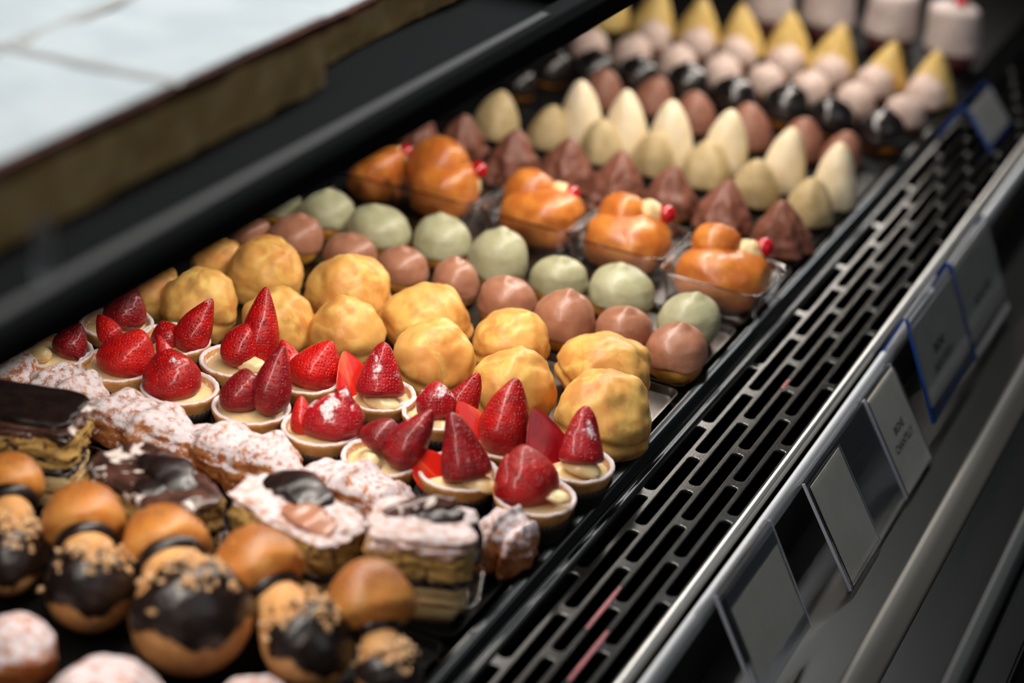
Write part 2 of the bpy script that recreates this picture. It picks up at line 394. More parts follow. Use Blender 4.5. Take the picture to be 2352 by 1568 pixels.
# grille: a pressed steel strip with six staggered columns of slots
def make_grille():
    vs = []; fs = []; edge = set(); pitch, L, cw = .1088, .1005, .01135; zt = .0009
    def quadstrip(x0, x1, y0, y1): n = len(vs); vs.extend([(x0, y0, zt), (x1, y0, zt), (x1, y1, zt), (x0, y1, zt)]); fs.append((n, n+1, n+2, n+3))
    for k in range(6):
        x = .0763-cw*k; top = (.087+.0435*k) % pitch; xa, xb = x-cw/2, x+cw/2
        if k == 5: xa = .0150
        if k == 0: xb = .0822
        i0 = int((Y0-top)/pitch)+2; i1 = int((Y1-top)/pitch)-1
        e = (pitch-L)/2
        quadstrip(xa, xb, Y0, top+i0*pitch-L-e); quadstrip(xa, xb, top+i1*pitch+e, Y1)
        for i in range(i0, i1+1):
            yt = top+i*pitch; yc = yt-L/2; n = len(vs); seg = 8
            outer = []; rings = [[], [], []]
            for (g, z, r) in ((.0006, zt, 0), (.0002, zt-.00018, 1), (0, zt-.0006, 2)):
                rings[r] = [(px, py, z) for px, py in rrect(x, yc, .0039+g, L/2+g, .0036+g, seg)]
            for px, py, _ in rings[0]:
                if abs(py-yc) < L/2-.0035: q = (xb if px > x else xa, py)
                else:
                    yy = yc+(pitch/2 if py > yc else -pitch/2); u = (px-x)/(.0045)
                    q = (xb if u > 0 else xa, py) if abs(u) > .80 and abs(py-yc) < L/2-.0020 else (x+max(-1, min(1, u/.80))*((xb-x) if u > 0 else (x-xa)), yy)
                outer.append((q[0], q[1], zt))
            # the four corners of the cell
            m = len(outer)
            vs.extend(outer); vs.extend(rings[0]); vs.extend(rings[1]); vs.extend(rings[2]); vs.extend([(p[0], p[1], -.0012) for p in rings[2]])
            for j in range(m):
                j2 = (j+1) % m; A, B = outer[j], outer[j2]
                for l in range(1, 4): edge.add(len(fs)); fs.append((n+l*m+j, n+l*m+j2, n+(l+1)*m+j2, n+(l+1)*m+j))
                if abs(A[0]-B[0]) > 1e-7 and abs(A[1]-B[1]) > 1e-7:     # passes a corner of the cell
                    c = len(vs); vs.append((xb if A[0] > x and B[0] >= x else xa, yc+(pitch/2 if A[1] > yc else -pitch/2), zt)); fs.append((n+j, c, n+j2, n+m+j2, n+m+j))
                else: fs.append((n+j, n+j2, n+m+j2, n+m+j))
    return mesh('slotted_plate', vs, fs, None, False, [M['grille'], M['slot_glint']], [1 if q in edge else 0 for q in range(len(fs))])
gr = thing('air_grille', 'long slotted steel air grille between the pastries and the pale front rail', 'grille', (0, 0, -.004))
put('slotted_plate', make_grille(), gr)
prof = rounded_profile([(.0810, -.0006), (.0818, .0022), (.0842, .0030), (.0868, .0018), (.0876, -.004), (.0862, -.006), (.0848, .0004)], .0012)
put('raised_lip', extrude_y('raised_lip', prof, Y0, Y1, M['lip'], True), gr)
def stain(name, path, w, z=.0009):
    vs = []; fs = []
    for i, (x, y) in enumerate(path):
        s = w*(.55+.45*sin(pi*(i+.4)/(len(path)))); vs += [(x-s, y, z), (x-s*.4, y, z+.00015), (x+s*.4, y, z+.00015), (x+s, y, z)]
    for i in range(len(path)-1):
        for k in range(3): fs.append((4*i+k, 4*i+k+1, 4*i+k+5, 4*i+k+4))
    return put(name, mesh(name, vs, fs, M['red_stain']), gr)
def gp(px, py): p = P(px, py, -.004); return (p.x, p.y)
def onbar(pts):
    q = [gp(*p) for p in pts]; xm = sum(v[0] for v in q)/len(q); k = round((.0763-xm)/.01135-.5); xb = .0763-.01135*(k+.5); return [(xb, v[1]) for v in q]
stain('syrup_stain', onbar(((1290, 1560), (1318, 1525), (1345, 1490), (1368, 1462), (1380, 1447))), .0013)
stain('syrup_stain', onbar(((1330, 1440), (1345, 1422), (1378, 1390), (1400, 1372), (1425, 1350))), .0013)
stain('syrup_stain', onbar(((1806, 897), (1818, 890), (1832, 881))), .0013)

# trays on the deck
def tray(label, y0, y1, mat, x0=-.58, x1=-.0065, h=.006):
    t = thing('serving_tray', label, 'tray', ((x0+x1)/2, (y0+y1)/2, 0), 'trays along the deck')
    a = rrect(0, 0, (x1-x0)/2, (y1-y0)/2, .008); b = rrect(0, 0, (x1-x0)/2-.0012, (y1-y0)/2-.0012, .007); c = rrect(0, 0, (x1-x0)/2-.004, (y1-y0)/2-.004, .005)
    n = len(a); vs = [(x, y, .0002) for x, y in c]+[(x, y, h) for x, y in a]+[(x, y, h) for x, y in b]+[(x, y, .0012) for x, y in c]
    fs = []
    for k in range(3):
        for i in range(n): fs.append((k*n+i, k*n+(i+1) % n, (k+1)*n+(i+1) % n, (k+1)*n+i))
    fs += [tuple(range(n))[::-1], tuple(range(3*n, 4*n))]
    put('pan', mesh('pan', vs, fs, mat, False), t); return t
tray('black tray under the cream puff mushrooms and the front sugared buns', -.445, -.248, M['tray_black'])
tray('black tray under the strawberry tarts, sugared rolls and cake slices', -.244, -.020, M['tray_black'])
tray('steel tray under the plain golden cream puffs', -.016, .112, M['tray_steel'])
tray('steel tray under the milk chocolate and pistachio glazed puffs', .116, .233, M['tray_steel'])
tray('steel tray under the orange cakes with cherries', .237, .368, M['tray_steel'])
tray('black tray under the dark chocolate and pistachio cream cones', .372, .515, M['tray_black'])
tray('black tray under the tall white chocolate cones', .519, .64, M['tray_black'])
tray('black tray under the black glazed puffs', .644, .72, M['tray_black'])
tray('black tray under the pale pink puffs and lemon cones', .724, .945, M['tray_black'])
tray('black tray at the far end under the whipped cream towers', .949, 1.6, M['tray_black'])
DZ = .0014

ORD = ['', 'first', 'second', 'third', 'fourth', 'fifth', 'sixth', 'seventh', 'eighth', 'ninth']
def nth(i): return ORD[i] if i < len(ORD) else str(i)
def place(name, label, cat, group, px, py, h, rz=None):
    p = P(px, py, DZ+h/2); return thing(name, label, cat, (p.x, p.y, DZ), group, random.uniform(0, 6.28) if rz is None else rz), p

# ------------------------------------------------------------------ plain golden cream puffs
def puff_mesh(seed, w, h):
    rnd = random.Random(seed); a0 = rnd.uniform(0, 6.28); zc = rnd.uniform(-.25, .05); nip = rnd.uniform(0, .05); na = rnd.uniform(0, 6.28)
    def ex(v, d, th, ph):
        # torn seam round part of the waist, a crack and a baked nipple
        k = exp(-((d.z-zc-.12*sin(2*th+a0))/.07)**2)*(.5+.5*cos(th-a0))
        c = exp(-(sin(th*.5-a0)/.05)**2)*max(0, d.z+.2)*.5
        s = 1-.10*k-.05*c
        nd = Vector((.35*cos(na), .35*sin(na), .93)); nipk = exp(-((d-nd).length/.12)**2)*nip
        return Vector((v.x*s*(1+nipk), v.y*s*(1+nipk), v.z*(1-.04*k)*(1+nipk)))
    return blob('cream_puff', w/2, w/2*rnd.uniform(.9, 1.05), h*.62, M['chantilly'], .13, 1.35, seed, flat=.62, nu=72, nv=48, extra=ex, oct=2, fine=.022, ffreq=5)
G = 'plain golden cream puffs'
rowA = [(1387, 952, 232, .80, 'largest plain golden cream puff, cracked across, at the tray corner beside the grille'),
        (1180, 892, 200, .88, 'lumpy golden cream puff second from the grille in the front puff row'),
        (998, 828, 205, .86, 'golden cream puff third from the grille in the front puff row'),
        (797, 765, 178, .86, 'smooth round golden cream puff fourth from the grille in the front puff row'),
        (640, 740, 172, .86, 'golden cream puff fifth from the grille in the front puff row'),
        (460, 698, 180, .86, 'dusted yellow cream puff sixth from the grille in the front puff row'),
        (345, 668, 150, .86, 'golden cream puff half under the shelf edge, leftmost of the front puff row')]
rowB = [(1392, 842, 222, .62, 'wide two-toned golden cream puff at the grille end of the rear puff row'),
        (1175, 788, 185, .76, 'bright yellow cream puff second from the grille in the rear puff row'),
        (980, 730, 212, .66, 'wide flat golden cream puff third from the grille in the rear puff row'),
        (805, 668, 200, .76, 'tall golden cream puff fourth from the grille in the rear puff row'),
        (610, 622, 172, .82, 'golden cream puff fifth from the grille in the rear puff row'),
        (495, 592, 125, .8, 'small tan cream puff at the shelf edge, farthest left of the rear puff row')]
for i, (px, py, w, k, lab) in enumerate(rowA+rowB):
    ww = size(w, P(px, py, .02)); hh = ww*k
    p = P(px, py, DZ+hh*.48); o = put('cream_puff', puff_mesh(11+i, ww, hh), None, (p.x, p.y, DZ), (0, 0, random.uniform(0, 6.28)))
    tag(o, lab, 'cream puff', G)

# ------------------------------------------------------------------ glazed and cream-topped puffs
def base_mesh(seed, w, h, mat, zc):
    lim = zc*1.08
    def ex(v, d, th, ph):
        z = v.z+h*.5
        if z > lim: v.z = lim-h*.5+(z-lim)*.10; v.x *= .93; v.y *= .93
        return v
    return blob('puff_base', w/2, w/2, h*.62, mat, .07, 1.6, seed, flat=.6, nu=40, nv=26, extra=ex)
def cap_mesh(seed, w, z0, z1, mat, kind, ov=1.03):
    rnd = random.Random(seed); a0 = rnd.uniform(0, 6.28); s = Vector((seed*1.7, seed*.9, 3)); lean = Vector((rnd.uniform(-.12, .12)*w, rnd.uniform(-.12, .12)*w, 0))
    R = w/2*ov; hgt = z1-z0; prof = []
    N = 22
    for k in range(N+1):
        t = k/N
        if kind == 'dome':      # smooth glaze with a small pulled tip
            r = R*cos(t*pi/2)**.75 if t < 1 else 0; z = z0+hgt*.9*sin(t*pi/2); z += hgt*.14*exp(-((1-t)/.09)**2)
        elif kind == 'cone':    # piped cream cone
            r = R*max(0, 1-t**1.85)**.62; z = z0+hgt*t
        elif kind == 'point':
            r = R*max(0, 1-t**1.3)**.76; z = z0+hgt*t
        elif kind == 'egg':     # tall smooth cone
            r = R*max(0, 1-t**1.9)**.62; z = z0+hgt*t
        elif kind == 'ridge':
            r = R*max(0, 1-t**1.35)**.72; z = z0+hgt*t
        elif kind == 'tower':
            r = R*(1-.12*t) if t < .8 else R*.904*sqrt(max(0, 1-((t-.8)/.2)**2)); z = z0+hgt*min(1, t/.8*.82 if t < .8 else .82+.18*sin((t-.8)/.2*pi/2))
        prof.append((max(r, 0), z))
    prof = [(R*.90, z0-.0006), (R*.985, z0-.0004)]+prof
    def fn(v, th, t, r):
        q = 1.0
        if kind == 'dome': v.z += -.16*hgt*(1-t)*(.5+.5*nz((cos(th)*1.6, sin(th)*1.6, 0), s)*2) if t < .35 else 0
        if kind == 'ridge': q = 1+.10*cos(7*th+a0+4*t)*(1-t)**.3 + .20*fbm((cos(th)*1.6, sin(th)*1.6, t*3.5), s)
        elif kind == 'cone': q = 1+.05*cos(5*th+a0+2*t)*(1-t)**.5+.05*nz((cos(th), sin(th), t*3), s)
        else: q = 1+.05*fbm((cos(th)*1.2, sin(th)*1.2, t*2.5), s)
        return Vector((v.x*q, v.y*q, v.z))+lean*(t**1.5)
    return lathe('cap', prof, mat, 48, fn)
def cream_row(items, name, cat, group, labels, base, cap, kind, kH, capz=.42, capname='glaze', ov=1.03, extra=None, seed=100):
    for i, it in enumerate(items):
        px, py, w = it[:3]; kh = it[3] if len(it) > 3 else kH
        ww = size(w, P(px, py, .02)); hh = ww*kh; bh = min(ww*.75, hh)
        o, p = place(name, labels[i], cat, group, px, py, hh*.94)
        put('choux_base', base_mesh(seed+i, ww*.95, bh, base, bh*capz), o)
        put(capname, cap_mesh(seed+i, ww*.98, bh*capz, hh, cap, kind, ov), o)
        if extra: extra(o, ww, hh, i)
def labs(n, fmt, special={}):
    out = []
    for i in range(n):
        if i in special: out.append(special[i])
        elif i == 0: out.append(fmt.format('at the grille end'))
        else: out.append(fmt.format(nth(i+1)+' from the grille'))
    return out
it = [(1553, 806, 148), (1433, 756, 138), (1295, 732, 148, .92), (1166, 690, 140), (1048, 645, 112, .95), (925, 615, 122), (805, 582, 126, .78), (678, 545, 128), (575, 532, 100)]
cream_row(it, 'glazed_puff', 'cream puff', 'milk chocolate glazed puffs', labs(9, 'milk chocolate glazed puff {}, row before the pistachio puffs'), M['choux'], M['milk_choc'], 'dome', .84, .42, seed=200)
it = [(1582, 735, 148), (1428, 670, 155, .75), (1285, 640, 138), (1145, 590, 142, .95), (1018, 552, 138), (872, 527, 150, .74), (752, 488, 132), (640, 462, 110)]
cream_row(it, 'glazed_puff', 'cream puff', 'pistachio glazed puffs', labs(8, 'pale green pistachio glazed puff {}, row before the cherry cakes'), M['choux'], M['pistachio'], 'dome', .82, .40, seed=230)
it = [(1800, 520, 138), (1665, 478, 130), (1541, 440, 130), (1415, 410, 130), (1300, 378, 132), (1180, 350, 120), (1062, 312, 110), (960, 300, 100)]
cream_row(it, 'chocolate_cream_cone', 'cream puff', 'dark chocolate cream cones behind the cherry cakes', labs(8, 'dark chocolate cream cone {}, row behind the cherry cakes'), M['choux_dark'], M['choc_cream'], 'ridge', .95, .12, 'chocolate_cream', 1.04, seed=260)
it = [(1862, 462, 112), (1738, 418, 112), (1625, 378, 108), (1502, 350, 104), (1385, 325, 102), (1262, 292, 100), (1140, 265, 108)]
cream_row(it, 'pistachio_cream_cone', 'cream puff', 'beige pistachio cream cones', labs(7, 'short beige pistachio cream cone {}, row before the white cones'), M['choux'], M['beige_cream'], 'cone', 1.02, .14, 'pistachio_cream', 1.04, seed=290)
it = [(1922, 405, 104), (1802, 368, 104), (1668, 330, 108), (1545, 312, 108), (1442, 288, 104), (1340, 265, 106)]
cream_row(it, 'white_chocolate_cone', 'cream puff', 'tall white chocolate cones', labs(6, 'tall smooth white chocolate cone {} in its row'), M['choux'], M['white_choc'], 'egg', 1.5, .12, 'white_chocolate', 1.04, seed=320)
it = [(1935, 345, 98), (1842, 320, 108), (1724, 292, 112), (1598, 258, 104), (1497, 220, 98), (1385, 203, 102)]
cream_row(it, 'chocolate_dome', 'cream puff', 'light chocolate domes behind the white cones', labs(6, 'light brown chocolate dome {}, row behind the white cones'), M['choux_dark'], M['choc_cream2'], 'egg', .92, .15, 'chocolate_cream', 1.02, seed=350)
it = [(2025, 298, 116), (1915, 268, 116), (1804, 240, 116), (1690, 222, 114), (1582, 190, 112), (1468, 174, 110), (1368, 158, 108), (1262, 154, 104), (1190, 190, 90)]
cream_row(it, 'black_glazed_puff', 'cream puff', 'glossy black chocolate glazed puffs', labs(9, 'glossy black glazed puff {}, row before the pale pink puffs'), M['choux_dark'], M['black_glaze'], 'dome', .84, .3, seed=380)
it = [(2080, 256, 96), (1966, 230, 96), (1862, 204, 94), (1760, 186, 92), (1660, 166, 92), (1556, 142, 90), (1452, 118, 88), (1352, 102, 88)]
cream_row(it, 'pink_glazed_puff', 'cream puff', 'pale pink puffs, nearer row', labs(8, 'pale pink glazed puff {}, row behind the black puffs'), M['choux_dark'], M['pink_cream'], 'dome', .86, .34, seed=410)
it = [(2128, 212, 92), (2010, 190, 92), (1908, 164, 90), (1802, 142, 90), (1696, 122, 88), (1600, 100, 86), (1500, 84, 84)]
cream_row(it, 'pink_glazed_puff', 'cream puff', 'pale pink puffs, farther row', labs(7, 'pale pink glazed puff {}, row before the lemon cones'), M['choux_dark'], M['pink_cream'], 'dome', .86, .34, seed=440)
it = [(2143, 176, 104), (2034, 152, 100), (1916, 116, 106), (1816, 88, 104), (1710, 72, 100), (1608, 50, 98), (1502, 30, 98), (1400, 12, 96)]
cream_row(it, 'lemon_cream_cone', 'cream puff', 'pointed lemon cream cones', labs(8, 'pointed yellow lemon cream cone {} in its row near the far end'), M['choux'], M['yellow_cream'], 'point', 1.22, .15, 'lemon_cream', 1.08, seed=470)
def tower_extra(o, w, h, i):
    put('cherry', blob('cherry', w*.11, w*.11, w*.11, M['cherry'], .03, 1, i, nu=20, nv=14), o, (.0, .0, h+w*.06))
for i, (px, py, w) in enumerate([(2192, 84, 128), (2050, 48, 126), (1905, 22, 124), (1765, 8, 122)]):
    ww = size(w, P(px, py, .03)); hh = ww*1.15
    o, p = place('whipped_cream_cup', ['whipped cream tower in a dark red cup at the grille end of the far row', 'whipped cream tower in a dark red cup second from the grille in the far row', 'whipped cream tower third from the grille, cut by the top of the frame', 'whipped cream tower fourth from the grille, mostly above the frame'][i], 'dessert', 'whipped cream towers in dark red cups', px, py, hh)
    put('dark_red_cup', lathe('cup', [(.0, 0), (ww*.38, 0), (ww*.47, hh*.35), (ww*.44, hh*.35), (.0, hh*.3)], M['wine_cup'], 48), o)
    put('whipped_cream', cap_mesh(500+i, ww, hh*.32, hh, M['grey_cream'], 'tower', 1.0), o)
    tower_extra(o, ww, hh, i)

# ------------------------------------------------------------------ orange syrup cakes with cherries in clear trays
def plastic_tray(name, label, group, x, y, hx, hy, h, rz=0.0, r=.012, th=.0007, lip=.0016):
    t = thing(name, label, 'plastic tray', (x, y, DZ), group, rz)
    rings = []
    for (ox, z) in ((-.006, 0), (-.004, .0012), (0, h), (lip, h), (lip, h-.0012)): rings.append((ox, z))
    inner = [(lip-.0002, h+th), (-th, h+th), (-.004-th, .0012+th), (-.006-th, th)]
    n = None; vs = []; fs = []
    allr = rings[::-1]+[]
    seq = [(-.006, 0), (-.004, .0010), (0, h-.0006), (lip, h-.0006), (lip+.0003, h), (lip, h+.0006), (0, h+.0006), (-th*1.2, h), (-.004-th, .0012+th), (-.006-th, th)]
    for (o_, z) in seq:
        a = rrect(0, 0, hx+o_, hy+o_, r, 6); n = len(a); vs += [(q[0], q[1], z) for q in a]
    for k in range(len(seq)-1):
        for i in range(n): fs.append((k*n+i, k*n+(i+1) % n, (k+1)*n+(i+1) % n, (k+1)*n+i))
    fs += [tuple(range(n))[::-1], tuple(range((len(seq)-1)*n, len(seq)*n))]
    put('clear_shell', mesh('clear_shell', vs, fs, M['clear_tray']), t); return t
bab = [(1660, 632, (1645, 560, 118, 90), (1722, 585), (1755, 568), (1620, 620, 210, 92)),
       (1455, 540, (1432, 495, 118, 100), (1490, 492), (1530, 492), (1490, 556, 190, 90)),
       (1248, 488, (1218, 442, 122, 104), (1282, 452), (1311, 446), (1275, 505, 190, 90)),
       (1030, 425, (1008, 385, 150, 138), (1072, 425), (1098, 391), (1060, 480, 150, 100)),
       (860, 400, (868, 372, 110, 80), (915, 365), (930, 350), (855, 425, 130, 80))]
blab = ['orange syrup cake with a cherry at the grille end of its row', 'orange syrup cake with a cherry second from the grille', 'orange syrup cake with a cherry third from the grille', 'tallest orange syrup cake with a cherry, fourth from the grille', 'orange syrup cake half under the shelf edge, fifth from the grille']
for i, (cx, cy, dome, cream, cher, body) in enumerate(bab):
    c = P(cx, cy, .022); c.y = (.283, .302, .308, .312, .31)[i]
    if i: pass
    plastic_tray('plastic_tray', 'clear plastic tray holding the '+['orange cherry cake at the grille end', 'second orange cherry cake from the grille', 'third orange cherry cake from the grille', 'tall fourth orange cherry cake', 'fifth orange cherry cake near the shelf'][i], 'clear trays of the orange cakes', c.x, c.y, .0405, .036, .026)
    b = P(body[0], body[1], .018); bw = size(body[2], b)
    t = thing('baba_cake', blab[i], 'cake', (c.x, c.y, DZ+.001), 'orange syrup cakes with cherries')
    inv = Vector((c.x, c.y, DZ+.001))
    d0 = depth((c.x, c.y, .02))
    def loc(px, py, dz): return PD(px, py, d0+dz)-inv
    q = loc(body[0], body[1], -.010); bw = min(bw, .074)
    put('cake_body', blob('cake_body', bw/2, .0315, .023, M['baba'], .08, 1.3, 60+i, p=2.6, flat=.72, nu=56, nv=34), t, (0, 0, .0012))
    q = loc(dome[0], dome[1], .004); r = dome[2]*d0/FPX/2
    put('cake_head', blob('cake_head', r, r*.95, r*.95*dome[3]/dome[2]*1.15, M['baba'], .07, 1.2, 70+i, nu=44, nv=30), t, (q.x, max(-.012, min(.012, q.y)), q.z))
    q = loc(cream[0], cream[1], .002)
    put('custard_cream', blob('custard_cream', .012, .011, .012, M['custard'], .14, 1.6, 80+i, nu=30, nv=20), t, q)
    q = loc(cher[0], cher[1], .0)
    put('cherry', blob('cherry', .0078, .0078, .0074, M['cherry'], .03, 1.5, 90+i, nu=24, nv=16), t, q)

# ------------------------------------------------------------------ strawberry tarts
TR = .025
def rough_rim(v, th, t, r):
    s = Vector((1.3, 2.2, .4)); k = 1+.012*fbm((cos(th)*5, sin(th)*5, v.z*200), s)
    return Vector((v.x*k, v.y*k, v.z+(.0006*fbm((cos(th)*6, sin(th)*6, 2), s) if v.z > .02 else 0)))
SHELL = lathe('tart_shell', [(.0, .0006), (.0165, .0006), (.0185, .003), (.0228, .018), (.0248, .0235), (.0251, .0252), (.0247, .0264), (.0236, .0268), (.0224, .0264), (.0216, .0250), (.0208, .0222), (.0190, .0200), (.0, .0196)], M['shell'], 96, rough_rim)
def flute(v, th, t, r):
    k = 1+(.028*t)*cos(44*th); return Vector((v.x*k, v.y*k, v.z))
CUP = lathe('paper_cup', [(.0, 0), (.0172, 0), (.0196, .0035), (.0222, .012), (.0246, .0185), (.0240, .0186), (.0190, .0036), (.0, .0003)], M['cup'], 264, flute)
CUST = [blob('custard', .0205, .0205, .0042, M['custard'], .10, 2.0, 40+k, nu=40, nv=18) for k in range(3)]

def berry_mesh(kind, L, R, mat, seed, curl=0.0, flatk=.32):
    """axis along local z, tip up; slices have a flat cut face towards local -y"""
    s = Vector((seed*1.3, seed*.7, 2.0)); prof = [(0, .0), (.05, .52), (.12, .80), (.22, .96), (.32, 1.0), (.45, .96), (.58, .84), (.70, .68), (.80, .52), (.89, .35), (.95, .22), (.985, .11), (1.0, 0)]
    if kind == 'round': prof = [(0, .0), (.04, .48), (.11, .76), (.22, .95), (.36, 1.0), (.5, .97), (.64, .87), (.76, .70), (.86, .49), (.93, .31), (.975, .16), (1.0, 0)]
    if kind == 'cone': prof = [(0, .0), (.015, .6), (.05, .90), (.10, 1.0), (.2, .99), (.34, .90), (.5, .77), (.66, .62), (.8, .47), (.9, .33), (.96, .20), (.99, .09), (1.0, 0)]
    nu = 56; pts = []
    # resample finely
    rs = []
    for k in range(len(prof)-1):
        for j in range(3):
            u = j/3; rs.append((prof[k][0]*(1-u)+prof[k+1][0]*u, prof[k][1]*(1-u)+prof[k+1][1]*u))
    rs.append(prof[-1]); vs = []; n = len(rs)
    for (t, r) in rs:
        for i in range(nu):
            th = 2*pi*i/nu; q = 1+.10*fbm((cos(th)*.9, sin(th)*.9, t*1.8), s, 2)
            x = r*R*cos(th)*q; y = r*R*sin(th)*q*.92
            if kind in ('slice', 'half'):
                if y < 0: y *= .10
                y *= flatk*2 if kind == 'slice' else 1.0
            vs.append(Vector((x+curl*R*t**3, y, t*L)))
    fs = []; fm = []
    for j in range(n-1):
        for i in range(nu):
            a = j*nu; fs.append((a+i, a+(i+1) % nu, a+nu+(i+1) % nu, a+nu+i)); th = 2*pi*(i+.5)/nu
            fm.append(1 if kind in ('slice', 'half') and sin(th) < -.02 else 0)
    return mesh('strawberry', vs, fs, None, True, [mat, M['flesh_dark'] if mat == M['berry_dark'] else M['flesh']], fm)

def berry(parent, d, base, tip, wpx, kind='whole', mat='berry', off=0.0, face=0.0, curl=0.0, name='strawberry', seed=0):
    """base/tip: picture points in the tart's own depth plane; off moves it along the view (+ = away)"""
    d = d+off; b = PD(base[0], base[1], d); t = PD(tip[0], tip[1], d); ax = (t-b); L = ax.length; z = ax.normalized()
    away = (b-CAM).normalized(); y = (away-z*away.dot(z)).normalized()
    if face: y = Matrix.Rotation(face, 3, z) @ y
    x = y.cross(z)
    m = berry_mesh(kind if kind != 'whole' else 'std', L, wpx*d/FPX/2, M[mat], seed, curl)
    o = put(name, m, parent); rot = Matrix((x, y, z)).transposed().to_4x4(); inv = parent.matrix_basis.inverted() if False else Matrix.Translation(-parent.location)
    o.matrix_basis = inv @ Matrix.Translation(b) @ rot; return o
def lump(parent, d, c, wpx, hpx, off=-.004, seed=0):
    q = PD(c[0], c[1], d+off)-parent.location; w = wpx*d/FPX/2; h = hpx*d/FPX/2
    put('custard_dollop', blob('custard_dollop', w, w*.6, h, M['custard'], .12, 1.4, seed, nu=32, nv=20), parent, q)

FR, BR = 'strawberry tarts, nearer row', 'strawberry tarts, farther row'
T = [ # centre of rim, label, group, berries, lumps
 ((1229, 1138), 'strawberry tart at the grille end of the nearer tart row, one notched red berry', FR,
   [((1216, 1166), (1200, 1020), 150, 'round', 'berry', 0, 0, 0), ((1180, 1150), (1164, 1042), 70, 'std', 'berry', -.006, 0, 0)], [((1276, 1138), 76, 26)]),
 ((1053, 1083), 'strawberry tart with a bright orange-red slice beside a tall dark berry', FR,
   [((1032, 1122), (938, 1026), 92, 'slice', 'berry_bare', -.002, 0, 0), ((1076, 1104), (1044, 944), 116, 'cone', 'berry_dark', -.006, 0, -.15)], [((1100, 1112), 90, 40)]),
 ((877, 1050), 'third tart from the grille, nearer row, dark berry slice pointing up right', FR,
   [((868, 1040), (898, 960), 108, 'round', 'berry_dark', .002, 0, 0), ((900, 1074), (994, 940), 96, 'std', 'berry_dark', -.006, 0, 0)], [((850, 1062), 50, 50)]),
 ((738, 982), 'fourth strawberry tart from the grille, nearer row, round sugared berry', FR,
   [((758, 1016), (770, 896), 144, 'round', 'berry_sugar', 0, 0, .2), ((700, 1000), (690, 908), 60, 'std', 'berry_bare', -.002, 0, 0), ((776, 1000), (794, 886), 80, 'std', 'berry_sugar', -.003, 0, 0)], []),
 ((577, 934), 'fifth strawberry tart from the grille, nearer row, deep crimson split berry', FR,
   [((556, 948), (548, 846), 100, 'round', 'berry_dark', -.001, 0, .3), ((612, 956), (644, 790), 92, 'std', 'berry_dark', -.006, 0, .15)], []),
 ((413, 890), 'sixth strawberry tart from the grille, nearer row, onion-shaped berry with curled tip', FR,
   [((404, 928), (384, 796), 136, 'round', 'berry', 0, 0, -.1), ((392, 850), (364, 768), 44, 'std', 'berry', .0, 0, -.1)], []),
 ((267, 838), 'seventh strawberry tart from the grille, nearer row, big round berry', FR,
   [((280, 870), (296, 752), 134, 'round', 'berry_bare', -.002, 0, .4), ((266, 790), (225, 722), 58, 'std', 'berry', .006, 0, 0)], []),
 ((126, 806), 'leftmost strawberry tart of the nearer row, custard blob beside its berry', FR,
   [((146, 824), (186, 742), 82, 'std', 'berry_dark', 0, 0, 0)], [((90, 812), 66, 42)]),
 ((1320, 1064), 'strawberry tart at the tray corner with sugared cone berry and dark slice behind', BR,
   [((1276, 1078), (1226, 938), 104, 'half', 'berry_dark', .004, .35, 0), ((1334, 1066), (1341, 930), 108, 'cone', 'berry_sugar', -.006, 0, .1)], [((1336, 1074), 96, 36)]),
 ((1145, 1010), 'strawberry tart with the tallest bright red berry and a flat slice at its left', BR,
   [((1132, 1050), (1052, 922), 96, 'slice', 'berry_bare', .004, .2, 0), ((1148, 1052), (1180, 866), 128, 'std', 'berry', -.003, 0, .1)], []),
 ((1012, 948), 'third strawberry tart from the grille, farther row, thin pointed slice', BR,
   [((1000, 968), (1004, 874), 96, 'round', 'berry_sugar', -.002, 0, 0), ((1040, 968), (1100, 856), 76, 'slice', 'berry', .003, 3.14, 0)], [((1018, 980), 60, 30)]),
 ((868, 905), 'fourth strawberry tart from the grille, farther row, frosted cone berry', BR,
   [((836, 934), (790, 806), 92, 'half', 'berry_bare', .004, .25, 0), ((870, 914), (876, 784), 112, 'cone', 'berry_sugar', -.005, 0, .1)], [((878, 924), 94, 38)]),
 ((700, 866), 'strawberry tart with a bright two-pointed berry and a powder streak', BR,
   [((708, 898), (740, 776), 122, 'std', 'berry_bare', -.002, 0, .35), ((690, 880), (646, 780), 66, 'std', 'berry_bare', .004, 0, 0)], []),
 ((545, 828), 'strawberry tart with a very tall slice behind a round berry', BR,
   [((594, 846), (606, 658), 88, 'std', 'berry', .003, 0, .1), ((538, 844), (568, 742), 90, 'round', 'berry', -.005, 0, 0)], [((576, 838), 80, 40)]),
 ((398, 780), 'seventh strawberry tart from the grille, farther row, berry leaning right', BR,
   [((392, 806), (372, 736), 78, 'round', 'berry', 0, 0, 0), ((420, 812), (484, 684), 84, 'std', 'berry', -.003, 0, .1)], [((372, 800), 46, 30)]),
 ((268, 742), 'strawberry tart under the shelf edge, farthest left of the farther row', BR,
   [((284, 764), (290, 640), 100, 'std', 'berry_dark', 0, 0, 0)], []),
]
